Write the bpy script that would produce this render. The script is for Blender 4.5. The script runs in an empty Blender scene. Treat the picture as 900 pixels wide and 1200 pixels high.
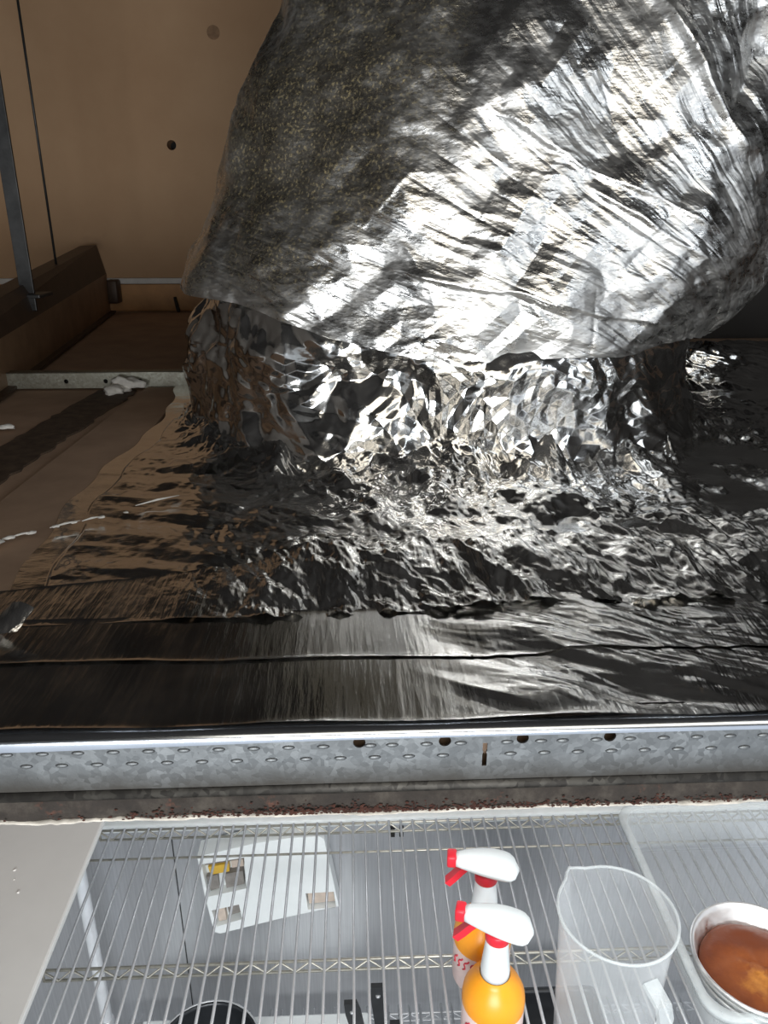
import bpy, bmesh, math, random
import numpy as np
from mathutils import Vector, Matrix
from mathutils.geometry import tessellate_polygon
random.seed(7)
PI = math.pi
SC = bpy.context.scene
COL = SC.collection

# ------------------------------------------------------------------ camera, world, lights, exposure
cam_d = bpy.data.cameras.new('camera')
cam_d.sensor_fit = 'VERTICAL'; cam_d.sensor_height = 36.0; cam_d.lens = 27.0
cam_d.clip_start = 0.01; cam_d.clip_end = 50
cam = bpy.data.objects.new('camera', cam_d); COL.objects.link(cam)
cam.location = (0, 0, 0.30)
cam.rotation_euler = (math.radians(90 - 21), 0, math.radians(-2.37))
SC.camera = cam

w = bpy.data.worlds.new('world'); SC.world = w; w.use_nodes = True
bg = w.node_tree.nodes['Background']
bg.inputs[0].default_value = (0.82, 0.90, 1.0, 1); bg.inputs[1].default_value = 0.9

def area(name, loc, target, sx, sy, power, col):
    l = bpy.data.lights.new(name, 'AREA'); l.shape = 'RECTANGLE'; l.size = sx; l.size_y = sy
    l.energy = power; l.color = col
    o = bpy.data.objects.new(name, l); COL.objects.link(o); o.location = loc
    d = Vector(target) - Vector(loc)
    o.rotation_euler = d.to_track_quat('-Z', 'Y').to_euler()
    return o
# work lamp held up in the void behind the camera, and the kitchen's own ceiling lights
area('work_lamp', (0.35, -0.75, 0.80), (0.15, 1.0, 0.25), 1.4, 0.8, 7.2, (1.0, 0.93, 0.80))
area('added_daylight_right', (1.35, -0.35, 0.75), (0.35, 1.0, 0.35), 0.75, 0.75, 5, (0.86, 0.93, 1.0))  # unseen cool daylight from the right, added for bluish highlights on the foil
area('kitchen_ceiling_light', (-0.1, -1.3, -0.12), (0.0, 0.6, -1.3), 1.3, 0.5, 50, (0.95, 0.98, 1.0))
area('kitchen_ceiling_light_rack', (0.5, 0.62, -0.09), (0.5, 0.75, -2.0), 1.2, 0.16, 5, (0.95, 0.98, 1.0))
SC.cycles.transparent_max_bounces = 40
vs = SC.view_settings
vs.view_transform = 'Standard'; vs.look = 'None'; vs.exposure = 0.0; vs.gamma = 1.0; vs.use_curve_mapping = False

# ------------------------------------------------------------------ helpers
def tag(o, label=None, cat=None, group=None, kind=None):
    if label: o['label'] = label
    if cat: o['category'] = cat
    if group: o['group'] = group
    if kind: o['kind'] = kind
    return o

def thing(name, loc, label, cat, group=None):
    o = bpy.data.objects.new(name, None); o.empty_display_size = 0.05
    COL.objects.link(o); o.location = loc
    return tag(o, label, cat, group)

def wl(o):
    v = Vector((0, 0, 0))
    while o is not None:
        v = v + o.location; o = o.parent
    return v

def mesh_obj(name, verts, faces, m, parent=None, smooth=True, base=False, flow=None):
    """verts in world coordinates; they are stored relative to the parent"""
    V = np.asarray(verts, dtype=np.float64).reshape(-1, 3)
    off = np.array(wl(parent)) if parent else np.zeros(3)
    loc = np.zeros(3)
    if base and parent is None:
        loc = np.array([(V[:, 0].min() + V[:, 0].max()) / 2, (V[:, 1].min() + V[:, 1].max()) / 2, V[:, 2].min()])
        off = loc
    me = bpy.data.meshes.new(name)
    if isinstance(faces, np.ndarray):
        n = faces.shape[0]; k = faces.shape[1]
        me.vertices.add(len(V)); me.vertices.foreach_set('co', (V - off).astype(np.float32).ravel())
        me.loops.add(n * k); me.loops.foreach_set('vertex_index', faces.astype(np.int32).ravel())
        me.polygons.add(n); me.polygons.foreach_set('loop_start', np.arange(0, n * k, k, dtype=np.int32))
        me.update(calc_edges=True); me.validate()
    else:
        me.from_pydata([tuple(p) for p in (V - off)], [], faces); me.update()
    if flow is not None:
        at = me.attributes.new('flow', 'FLOAT_VECTOR', 'POINT'); at.data.foreach_set('vector', np.asarray(flow, dtype=np.float32).ravel())
    if m: me.materials.append(m)
    if smooth:
        me.polygons.foreach_set('use_smooth', np.ones(len(me.polygons), dtype=bool))
    o = bpy.data.objects.new(name, me); COL.objects.link(o)
    o.parent = parent; o.location = tuple(loc)
    return o

class MB:
    def __init__(s): s.v = []; s.f = []
    def add(s, v, f):
        n = len(s.v); s.v += [tuple(p) for p in v]; s.f += [tuple(i + n for i in q) for q in f]; return s
    def box(s, a, b, bev=0.0):
        x0, y0, z0 = a; x1, y1, z1 = b
        if bev <= 0:
            v = [(x0,y0,z0),(x1,y0,z0),(x1,y1,z0),(x0,y1,z0),(x0,y0,z1),(x1,y0,z1),(x1,y1,z1),(x0,y1,z1)]
            return s.add(v, [(3,2,1,0),(4,5,6,7),(0,1,5,4),(1,2,6,5),(2,3,7,6),(3,0,4,7)])
        bm = bmesh.new(); bmesh.ops.create_cube(bm, size=1)
        for q in bm.verts:
            q.co = Vector(((x0+x1)/2 + q.co.x*(x1-x0), (y0+y1)/2 + q.co.y*(y1-y0), (z0+z1)/2 + q.co.z*(z1-z0)))
        bmesh.ops.bevel(bm, geom=bm.edges[:], offset=bev, segments=2, affect='EDGES', profile=0.5)
        bm.verts.index_update()
        s.add([q.co[:] for q in bm.verts], [[q.index for q in f.verts] for f in bm.faces]); bm.free(); return s
    def tube(s, pts, r, n=8, cap=True):
        pts = [Vector(p) for p in pts]; R = r if isinstance(r, (list, tuple)) else [r]*len(pts)
        rings = []; prev = None
        for i, p in enumerate(pts):
            d = (pts[min(i+1, len(pts)-1)] - pts[max(i-1, 0)]).normalized()
            a = prev if prev is not None else (Vector((0,0,1)) if abs(d.z) < .9 else Vector((1,0,0)))
            a = (a - d*a.dot(d)).normalized(); prev = a; b = d.cross(a)
            rings.append([p + (a*math.cos(t*2*PI/n) + b*math.sin(t*2*PI/n))*R[i] for t in range(n)])
        return s.rings(rings, cap, cap)
    def rings(s, rings, cap0=True, cap1=True):
        n = len(rings[0]); v = [p for r in rings for p in r]; f = []
        for i in range(len(rings)-1):
            for j in range(n):
                f.append((i*n+j, i*n+(j+1)%n, (i+1)*n+(j+1)%n, (i+1)*n+j))
        if cap0: f.append(tuple(range(n-1, -1, -1)))
        if cap1: f.append(tuple((len(rings)-1)*n+j for j in range(n)))
        return s.add(v, f)
    def lathe(s, prof, c, n=32, cap0=False, cap1=False):
        return s.rings([[(c[0]+r*math.cos(t*2*PI/n), c[1]+r*math.sin(t*2*PI/n), c[2]+z) for t in range(n)] for r, z in prof], cap0, cap1)
    def build(s, name, m, parent=None, smooth=True, base=False):
        return mesh_obj(name, s.v, s.f, m, parent, smooth, base)

def shade_auto(o, ang=35):
    me = o.data
    bm = bmesh.new(); bm.from_mesh(me)
    bmesh.ops.recalc_face_normals(bm, faces=bm.faces[:])
    for e in bm.edges:
        if len(e.link_faces) == 2 and e.calc_face_angle(0) > math.radians(ang): e.smooth = False
    for f in bm.faces: f.smooth = True
    bm.to_mesh(me); bm.free(); return o

def plate(name, outer, holes, to3d, nrm, thick, m, parent=None):
    """flat plate of real thickness with real holes"""
    loops = [[Vector((p[0], p[1], 0)) for p in outer]] + [[Vector((p[0], p[1], 0)) for p in h] for h in holes]
    tri = tessellate_polygon(loops)
    flat = [p for l in loops for p in l]; N = len(flat)
    A = [Vector(to3d(p.x, p.y)) for p in flat]; nr = Vector(nrm)*thick
    v = A + [p + nr for p in A]; f = []
    for t in tri:
        f.append((t[0], t[1], t[2])); f.append((t[2]+N, t[1]+N, t[0]+N))
    k = 0
    for l in loops:
        n = len(l)
        for i in range(n): f.append((k+i, k+(i+1)%n, k+(i+1)%n+N, k+i+N))
        k += n
    o = mesh_obj(name, [p[:] for p in v], f, m, parent, False)
    bm = bmesh.new(); bm.from_mesh(o.data); bmesh.ops.recalc_face_normals(bm, faces=bm.faces[:]); bm.to_mesh(o.data); bm.free()
    return o

def circ(cx, cy, r, n=20): return [(cx + r*math.cos(i*2*PI/n), cy + r*math.sin(i*2*PI/n)) for i in range(n)]

# ---- numpy noise for the crumpled foil
def h2(ix, iy, seed):
    n = (ix.astype(np.int64)*374761393 + iy.astype(np.int64)*668265263 + seed*1442695041) & 0xffffffff
    n = ((n ^ (n >> 13))*1274126177) & 0xffffffff
    n = ((n ^ (n >> 16))*2246822519) & 0xffffffff
    return ((n ^ (n >> 15)) & 0xffffff)/float(0xffffff)
def vn(u, v, seed):
    iu = np.floor(u); iv = np.floor(v); fu = u-iu; fv = v-iv
    fu = fu*fu*fu*(fu*(fu*6-15)+10); fv = fv*fv*fv*(fv*(fv*6-15)+10)
    a = h2(iu, iv, seed); b = h2(iu+1, iv, seed); c = h2(iu, iv+1, seed); d = h2(iu+1, iv+1, seed)
    return (a+(b-a)*fu)*(1-fv)+(c+(d-c)*fu)*fv
def fbm(u, v, seed, o=3):
    r = 0; a = .5
    for k in range(o): r = r + a*(vn(u*2**k, v*2**k, seed+k)-.5)*2; a *= .5
    return r
def facets(u, v, seed, tilt=1.0):
    """lower envelope of randomly tilted planes: flat facets meeting in sharp creases"""
    iu = np.floor(u); iv = np.floor(v); best = np.full(u.shape, 9.9)
    for du in (-1, 0, 1):
        for dv in (-1, 0, 1):
            cu = iu+du; cv = iv+dv
            px = cu+.1+.8*h2(cu, cv, seed); py = cv+.1+.8*h2(cu, cv, seed+11)
            gx = (h2(cu, cv, seed+23)-.5)*2*tilt; gy = (h2(cu, cv, seed+37)-.5)*2*tilt
            x = u-px; y = v-py
            best = np.minimum(best, x*x*.8+y*y*.8+gx*x*.5+gy*y*.5+.25*h2(cu, cv, seed+41))
    return best
def crumple(u, v, seed):
    wu = u+.35*fbm(u*1.3, v*1.3, seed+71, 2); wv = v+.35*fbm(u*1.3+9, v*1.3, seed+83, 2)
    a = facets(wu, wv, seed); b = facets(wu*1.17+5.3, wv*1.17+2.1, seed+101)
    return (a-b)
def crum(u, v, seed, o=3, fall=.45):
    r = 0; a = 1.
    for k in range(o): r = r+a*crumple(u*2.1**k, v*2.1**k, seed+k*7); a *= fall
    return r
def tin(u, v, seed, ang=0.):
    c_, s_ = math.cos(ang), math.sin(ang); u, v = u*c_-v*s_, u*s_+v*c_
    k = (u+v)*.366; u = u+k; v = v+k
    iu = np.floor(u); iv = np.floor(v); x = u-iu; y = v-iv
    h00 = h2(iu, iv, seed); h11 = h2(iu+1, iv+1, seed)
    hm = np.where(x > y, h2(iu+1, iv, seed), h2(iu, iv+1, seed))
    hi = np.maximum(x, y); lo = np.minimum(x, y)
    return (1-hi)*h00+(hi-lo)*hm+lo*h11-.5
def crisp(u, v, seed, o=3, fall=.45, warp=.35):
    u2 = u+warp*fbm(u*.9, v*.9, seed+71, 2); v2 = v+warp*fbm(u*.9+9, v*.9, seed+83, 2)
    r = 0; a = 1.; f = 1.
    for k in range(o):
        r = r+a*tin(u2*f, v2*f, seed+k*7, .7+1.3*k); a *= fall; f *= 2.05
    return r
def ridge(u, v, seed):
    return 1-np.abs(2*vn(u, v, seed)-1)
def sstep(a, b, x):
    t = np.clip((x-a)/(b-a), 0, 1); return t*t*(3-2*t)

def grid_faces(nu, nv, wrap=False):
    i, j = np.meshgrid(np.arange(nu-1), np.arange(nv if wrap else nv-1), indexing='ij')
    j2 = (j+1) % nv
    return np.stack([i*nv+j, i*nv+j2, (i+1)*nv+j2, (i+1)*nv+j], -1).reshape(-1, 4)

# ------------------------------------------------------------------ materials
def newmat(name):
    m = bpy.data.materials.new(name); m.use_nodes = True
    nt = m.node_tree; b = nt.nodes['Principled BSDF']
    return m, nt, b
def N(nt, t, **k):
    n = nt.nodes.new(t)
    for a, v in k.items():
        if a in n.inputs.keys() if hasattr(n.inputs, 'keys') else False: n.inputs[a].default_value = v
        else: setattr(n, a, v)
    return n
def ramp(nt, src, stops):
    r = nt.nodes.new('ShaderNodeValToRGB'); e = r.color_ramp.elements
    while len(e) < len(stops): e.new(.5)
    for q, (p, c) in zip(e, stops):
        q.position = p; q.color = (c[0], c[1], c[2], 1) if hasattr(c, '__len__') else (c, c, c, 1)
    nt.links.new(src, r.inputs[0]); return r.outputs[0]
def coords(nt, scale=(1, 1, 1), rot=(0, 0, 0), which='Object'):
    t = nt.nodes.new('ShaderNodeTexCoord'); mp = nt.nodes.new('ShaderNodeMapping')
    mp.inputs['Scale'].default_value = scale; mp.inputs['Rotation'].default_value = rot
    nt.links.new(t.outputs[which], mp.inputs[0]); return mp.outputs[0]
def noise(nt, vec, scale, detail=4, rough=.6):
    n = nt.nodes.new('ShaderNodeTexNoise'); n.inputs['Scale'].default_value = scale
    n.inputs['Detail'].default_value = detail; n.inputs['Roughness'].default_value = rough
    nt.links.new(vec, n.inputs['Vector']); return n.outputs['Fac']
def mixc(nt, fac, a, b):
    m = nt.nodes.new('ShaderNodeMix'); m.data_type = 'RGBA'
    for s, v in ((m.inputs['Factor'], fac), (m.inputs[6], a), (m.inputs[7], b)):
        if hasattr(v, 'is_output'): nt.links.new(v, s)
        elif hasattr(v, '__len__'): s.default_value = (v[0], v[1], v[2], 1)
        else: s.default_value = v
    return m.outputs[2]
def bump(nt, b, h, strength, dist=.001, nrm=None):
    n = nt.nodes.new('ShaderNodeBump'); n.inputs['Strength'].default_value = strength; n.inputs['Distance'].default_value = dist
    nt.links.new(h, n.inputs['Height'])
    if nrm is not None: nt.links.new(nrm, n.inputs['Normal'])
    if b is not None: nt.links.new(n.outputs[0], b.inputs['Normal'])
    return n.outputs[0]
def math_(nt, op, a, c=None):
    m = nt.nodes.new('ShaderNodeMath'); m.operation = op
    for s, v in ((m.inputs[0], a), (m.inputs[1], c)):
        if v is None: continue
        if hasattr(v, 'is_output'): nt.links.new(v, s)
        else: s.default_value = v
    return m.outputs[0]

def plain(name, col, rough=.5, metal=0., var=.08, scale=30, bmp=0., **kw):
    m, nt, b = newmat(name)
    c = coords(nt); n = noise(nt, c, scale)
    lo = [x*(1-var) for x in col]; hi = [min(1, x*(1+var)) for x in col]
    nt.links.new(ramp(nt, n, [(.3, lo), (.7, hi)]), b.inputs['Base Color'])
    b.inputs['Roughness'].default_value = rough; b.inputs['Metallic'].default_value = metal
    if bmp: bump(nt, b, n, bmp, .002)
    for k, v in kw.items(): b.inputs[k.replace('_', ' ')].default_value = v
    return m

def foil(name, rough=.17, fine=.25, fscale=220, stretch=(1, 1, 1), rot=(0, 0, 0), col=(.88, .87, .85), dust=None, spots=.0, streak=None, haze=1.6):
    m, nt, b = newmat(name)
    c = coords(nt); cs = coords(nt, stretch, rot)
    b.inputs['Metallic'].default_value = 1
    n1 = noise(nt, c, 14, 3); n2 = noise(nt, cs, fscale, 3)
    v = nt.nodes.new('ShaderNodeTexVoronoi'); v.inputs['Scale'].default_value = fscale*.45
    nt.links.new(cs, v.inputs['Vector'])
    h = math_(nt, 'ADD', n2, v.outputs['Distance'])
    nr = bump(nt, b if not streak else None, h, fine, .0012)
    if streak:
        at = nt.nodes.new('ShaderNodeAttribute'); at.attribute_name = 'flow'
        mp = nt.nodes.new('ShaderNodeMapping'); mp.inputs['Scale'].default_value = streak[0]; nt.links.new(at.outputs['Vector'], mp.inputs[0])
        sn = noise(nt, mp.outputs[0], 1.0, 3, .65)
        sv = nt.nodes.new('ShaderNodeTexVoronoi'); sv.feature = 'DISTANCE_TO_EDGE'; sv.inputs['Scale'].default_value = .35; nt.links.new(mp.outputs[0], sv.inputs['Vector'])
        hs_ = math_(nt, 'ADD', sn, ramp(nt, sv.outputs['Distance'], [(.0, .6), (.12, 0.)]))
        bump(nt, b, hs_, streak[1], streak[2], nr)
    base = ramp(nt, n1, [(.25, [x*.86 for x in col]), (.75, col)])
    nb = math_(nt, 'ADD', math_(nt, 'MULTIPLY', n1, .5), math_(nt, 'MULTIPLY', noise(nt, cs, 45, 4, .7), .5))
    rg = ramp(nt, nb, [(.38, rough*.65), (.62, rough*haze)])
    cover = []
    if dust:
        cen, rad, dcol = dust
        # settled dust: specks gathered in one patch of the wrap
        sub = nt.nodes.new('ShaderNodeVectorMath'); sub.operation = 'SUBTRACT'; nt.links.new(c, sub.inputs[0]); sub.inputs[1].default_value = cen
        dv = nt.nodes.new('ShaderNodeVectorMath'); dv.operation = 'DIVIDE'; nt.links.new(sub.outputs[0], dv.inputs[0]); dv.inputs[1].default_value = rad
        ln = nt.nodes.new('ShaderNodeVectorMath'); ln.operation = 'LENGTH'; nt.links.new(dv.outputs[0], ln.inputs[0])
        big = noise(nt, c, 9, 4); sp = noise(nt, c, 210, 4, .75); sp2 = noise(nt, c, 260, 2, .6)
        reach = math_(nt, 'SUBTRACT', math_(nt, 'ADD', 1.0, math_(nt, 'MULTIPLY', math_(nt, 'SUBTRACT', big, .5), 1.6)), ln.outputs['Value'])
        film = ramp(nt, reach, [(.0, 0.), (.7, .42)])
        speck = ramp(nt, sp, [(.54, 0.), (.60, 1.)])
        speck = math_(nt, 'MULTIPLY', math_(nt, 'MULTIPLY', speck, ramp(nt, noise(nt, c, 28, 4, .7), [(.42, .05), (.62, 1.)])), ramp(nt, reach, [(.05, 0.), (.4, 1.)]))
        dm = math_(nt, 'MAXIMUM', film, math_(nt, 'MULTIPLY', speck, .9))
        tone = ramp(nt, sp2, [(.40, [x*.22 for x in dcol]), (.56, [x*.6 for x in dcol]), (.68, (.50, .40, .20))])
        cover.append((dm, tone))
    if spots:
        s = noise(nt, c, 120, 5, .75); sm = ramp(nt, s, [(.62, 0.), (.70, spots)])
        cover.append((sm, (.20, .14, .08)))
    for fac, cl in cover:
        p2 = nt.nodes.new('ShaderNodeBsdfPrincipled'); p2.inputs['Roughness'].default_value = .8
        if hasattr(cl, 'is_output'): nt.links.new(cl, p2.inputs['Base Color'])
        else: p2.inputs['Base Color'].default_value = (*cl, 1)
        mx = nt.nodes.new('ShaderNodeMixShader'); out = nt.nodes['Material Output']; prev = out.inputs[0].links[0].from_socket
        nt.links.new(fac, mx.inputs[0]); nt.links.new(prev, mx.inputs[1]); nt.links.new(p2.outputs[0], mx.inputs[2]); nt.links.new(mx.outputs[0], out.inputs[0])
    nt.links.new(base, b.inputs['Base Color']); nt.links.new(rg, b.inputs['Roughness'])
    return m

M = {}
M['foil_wrap'] = foil('foil_wrap', .26, .26, 260, (1, 1, 2.5), (0, .6, 0), streak=((95, 9, 1), .6, .0016), haze=2.0, col=(.80, .79, .77), dust=((-.22, -.24, .42), (.24, .38, .27), (.17, .14, .09)))
M['foil_neck'] = foil('foil_neck', .13, .16, 120)
M['foil_sheet'] = foil('foil_sheet', .15, .18, 160, (.4, 1, 1), spots=.4)
M['foil_tape'] = foil('foil_tape', .17, .45, 330, (1.4, .16, 1), spots=.25)
M['foil_tape_smooth'] = foil('foil_tape_smooth', .14, .20, 330, (1.4, .16, 1), spots=.3)

def wall_brown():
    m, nt, b = newmat('brown_wall_board')
    c = coords(nt); n = noise(nt, c, 3, 5); n2 = noise(nt, c, 60, 3)
    a = ramp(nt, n, [(.3, (.46, .28, .155)), (.7, (.54, .345, .20))])
    st = ramp(nt, noise(nt, c, 7, 2), [(.70, 0.), (.78, .35)])
    nt.links.new(mixc(nt, st, a, (.22, .14, .085)), b.inputs['Base Color'])
    b.inputs['Roughness'].default_value = .75; bump(nt, b, n2, .1); return m
M['wall_brown'] = wall_brown()
M['ceiling_board'] = plain('ceiling_board', (.47, .32, .225), .85, 0, .14, 12, .2)
M['joint_strip'] = plain('joint_strip', (.10, .07, .05), .7, 0, .45, 60, .4)
M['runner_brown'] = plain('runner_brown', (.31, .195, .115), .5, .15, .2, 14, .15)
M['runner_dark'] = plain('runner_dark', (.075, .047, .032), .5, .2, .2, 20, .1)
M['skirting_orange'] = plain('skirting_orange', (.50, .27, .12), .6, 0, .25, 10, .1)
M['skirting_dark'] = plain('brown_filler', (.30, .18, .10), .8, 0, .25, 60)
M['white_paint'] = plain('white_paint', (.72, .70, .67), .6, 0, .1, 30)
M['plaster_white'] = plain('plaster_white', (.78, .76, .72), .85, 0, .12, 80, .5)
M['dark_steel'] = plain('dark_steel', (.06, .06, .06), .45, .6, .3, 40)
M['side_wall'] = plain('side_wall', (.15, .135, .12), .9, 0, .2, 5)
M['slab'] = plain('slab', (.035, .032, .03), .9, 0, .2, 4)
def galv(name, c0, c1, rough, grime_shade=0.):
    m, nt, b = newmat(name)
    c = coords(nt); v = nt.nodes.new('ShaderNodeTexVoronoi'); v.inputs['Scale'].default_value = 260; nt.links.new(c, v.inputs['Vector'])
    n = noise(nt, c, 22, 4); n2 = noise(nt, c, 420, 3)
    sep = nt.nodes.new('ShaderNodeSeparateColor'); nt.links.new(v.outputs['Color'], sep.inputs[0])
    base = mixc(nt, math_(nt, 'MULTIPLY', sep.outputs[0], ramp(nt, n, [(.35, .2), (.6, 1.)])), c0, c1)
    sp = ramp(nt, n2, [(.66, 0.), (.72, .7)]); base = mixc(nt, sp, base, (.05, .045, .04))
    if grime_shade:
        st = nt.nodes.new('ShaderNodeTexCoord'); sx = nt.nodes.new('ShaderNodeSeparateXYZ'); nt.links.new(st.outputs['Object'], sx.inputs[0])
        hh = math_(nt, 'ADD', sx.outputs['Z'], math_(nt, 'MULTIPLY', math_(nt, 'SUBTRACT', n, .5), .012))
        gm = ramp(nt, math_(nt, 'MULTIPLY', hh, 20.), [(.58, .92), (.95, 0.)])  # darker towards the bottom: grime plus the curving web's shade put into the colour
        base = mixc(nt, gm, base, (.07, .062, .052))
    nt.links.new(base, b.inputs['Base Color'])
    b.inputs['Metallic'].default_value = .75; b.inputs['Roughness'].default_value = rough
    bump(nt, b, n2, .12, .0008); return m
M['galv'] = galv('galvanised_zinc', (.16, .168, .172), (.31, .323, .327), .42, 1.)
M['galv_clean'] = galv('galvanised_dimple', (.12, .125, .13), (.24, .25, .25), .5)
M['galv_old'] = galv('galvanised_aged', (.30, .29, .24), (.46, .46, .40), .5)
M['galv_dirty'] = galv('galvanised_grimy', (.03, .027, .024), (.09, .083, .072), .6)
M['lip'] = plain('bright_zinc', (.66, .69, .74), .16, 1, .08, 18, .06)
def dirty():
    m, nt, b = newmat('dirty_board_edge')
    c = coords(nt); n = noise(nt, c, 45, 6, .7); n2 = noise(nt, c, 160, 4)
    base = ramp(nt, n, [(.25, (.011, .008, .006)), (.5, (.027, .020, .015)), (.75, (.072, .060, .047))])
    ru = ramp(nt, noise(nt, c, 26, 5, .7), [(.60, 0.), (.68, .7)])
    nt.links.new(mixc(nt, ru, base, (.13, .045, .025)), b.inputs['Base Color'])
    b.inputs['Roughness'].default_value = .85; bump(nt, b, n2, .5, .002); return m
M['dirty'] = dirty()
M['rust'] = plain('rust', (.052, .017, .010), .9, 0, .5, 150, .6)
M['paper_edge'] = plain('paper_edge', (.52, .48, .42), .9, 0, .3, 90, .3)
def brushed():
    m, nt, b = newmat('brushed_stainless')
    c = coords(nt, (60, 60, 1.2)); n = noise(nt, c, 4, 3)
    nt.links.new(ramp(nt, n, [(.3, (.55, .56, .58)), (.7, (.66, .67, .69))]), b.inputs['Base Color'])
    b.inputs['Metallic'].default_value = .7; b.inputs['Roughness'].default_value = .3
    bump(nt, b, n, .06, .002); return m
M['stainless'] = brushed()
M['chrome'] = plain('chrome_wire', (.56, .57, .58), .35, .45, .06, 50)
M['post'] = plain('post_coating', (.78, .80, .82), .3, .25, .06, 30)
M['zinc_wire'] = plain('aged_zinc_wire', (.48, .46, .40), .4, .7, .22, 60)
M['cabinet'] = plain('pale_grey_enamel', (.62, .62, .60), .45, 0, .04, 9)
M['kitchen_floor'] = plain('kitchen_floor', (.20, .20, .20), .6, 0, .2, 6)
M['white_plastic'] = plain('white_plastic', (.84, .87, .86), .35, 0, .03, 10)
M['sprayer_white'] = plain('sprayer_white', (.80, .85, .85), .35, 0, .03, 10)
M['red_plastic'] = plain('red_plastic', (.80, .025, .045), .35, 0, .06, 20)
M['orange_plastic'] = plain('orange_plastic', (.95, .36, .015), .35, 0, .05, 20)
M['pink_label'] = plain('pink_label', (.86, .66, .62), .4, 0, .04, 20)
M['red_print'] = plain('red_print', (.75, .05, .08), .5, 0, .05, 20)
M['black_plastic'] = plain('black_plastic', (.018, .019, .021), .35, 0, .3, 20)
M['black_pan'] = plain('black_pan', (.03, .033, .037), .3, .3, .2, 20)
M['dark_hole'] = plain('dark_interior', (.012, .011, .010), .9, 0, .2, 20)
M['yellow_part'] = plain('yellow_part', (.72, .45, .06), .5, 0, .1, 40)
M['grey_part'] = plain('grey_part', (.24, .22, .20), .6, 0, .2, 60)
M['beige_part'] = plain('beige_part', (.58, .48, .40), .6, 0, .15, 40)
M['pan_foil'] = foil('pan_foil', .42, .12, 90, col=(.86, .86, .85))
def clearp(name, col, trans, rough, diff):
    m = bpy.data.materials.new(name); m.use_nodes = True; nt = m.node_tree
    for n in list(nt.nodes): nt.nodes.remove(n)
    out = nt.nodes.new('ShaderNodeOutputMaterial'); t = nt.nodes.new('ShaderNodeBsdfTransparent'); t.inputs[0].default_value = (*trans, 1)
    p = nt.nodes.new('ShaderNodeBsdfPrincipled'); p.inputs['Base Color'].default_value = (*col, 1); p.inputs['Roughness'].default_value = rough
    mx = nt.nodes.new('ShaderNodeMixShader')
    c = coords(nt); n = noise(nt, c, 25, 3)
    lw = nt.nodes.new('ShaderNodeLayerWeight'); lw.inputs[0].default_value = .5; fc = math_(nt, 'POWER', lw.outputs['Facing'], 3.0)
    f = math_(nt, 'ADD', ramp(nt, n, [(.3, diff*.8), (.7, diff*1.2)]), math_(nt, 'MULTIPLY', fc, .5))
    nt.links.new(f, mx.inputs[0]); nt.links.new(t.outputs[0], mx.inputs[1]); nt.links.new(p.outputs[0], mx.inputs[2])
    nt.links.new(mx.outputs[0], out.inputs[0]); return m
M['clear_jug'] = clearp('clear_jug_plastic', (.85, .87, .88), (.985, .99, .99), .2, .085)
M['clear_tub'] = clearp('frosted_tub_plastic', (.82, .85, .85), (.98, .985, .985), .35, .17)
M['clear_edge'] = clearp('clear_rim_plastic', (.86, .89, .89), (.95, .97, .97), .25, .3)
def cake():
    m, nt, b = newmat('baked_crust')
    c = coords(nt); n = noise(nt, c, 16, 5); 
    g = nt.nodes.new('ShaderNodeVectorMath'); g.operation = 'DISTANCE'; nt.links.new(c, g.inputs[0]); g.inputs[1].default_value = (.0, -.02, .075)
    k = math_(nt, 'ADD', math_(nt, 'MULTIPLY', g.outputs['Value'], 9.0), math_(nt, 'MULTIPLY', math_(nt, 'SUBTRACT', n, .5), 1.1))
    nt.links.new(ramp(nt, k, [(.05, (.85, .55, .12)), (.22, (.62, .25, .05)), (.42, (.30, .085, .025)), (.75, (.17, .045, .018))]), b.inputs['Base Color'])
    b.inputs['Roughness'].default_value = .28; bump(nt, b, n, .3, .006); return m
M['cake'] = cake()

# ------------------------------------------------------------------ the setting: ceiling void
EY = .395            # front edge of the ceiling opening
ZB = -.065           # underside of the ceiling board
mb = MB().box((-1.7, EY+.012, ZB+.004), (1.9, 2.80, -.004))
ceil = mb.build('ceiling', M['ceiling_board'], None, False); tag(ceil, 'brown ceiling board seen from above', None, None, 'structure')
# board parts: strip joint lying on the ceiling (dark), lighter batten beside it
def strip_on(name, pts, z, m, parent, t=.003):
    v = [(x, y, z) for x, y in pts] + [(x, y, z+t) for x, y in pts]; n = len(pts)
    f = [tuple(range(n-1, -1, -1)), tuple(range(n, 2*n))] + [(i, (i+1) % n, (i+1) % n+n, i+n) for i in range(n)]
    return mesh_obj(name, v, f, m, parent, False)
def ragged(x0, y0, x1, y1, wdt, n, seed, amp):
    rnd = random.Random(seed); L = []; R = []
    for i in range(n+1):
        t = i/n; x = x0+(x1-x0)*t; y = y0+(y1-y0)*t
        L.append((x-wdt/2+rnd.uniform(-amp, amp), y)); R.append((x+wdt/2+rnd.uniform(-amp, amp), y))
    return R + L[::-1]
strip_on('joint_strip', ragged(-.468, .90, -.438, 1.44, .075, 30, 3, .004), -.004, M['joint_strip'], ceil, .003)
strip_on('lap_board', [(-.40, .6), (-.29, .6), (-.31, 1.44), (-.385, 1.44)], -.004, M['ceiling_board'], ceil, .007)

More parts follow.
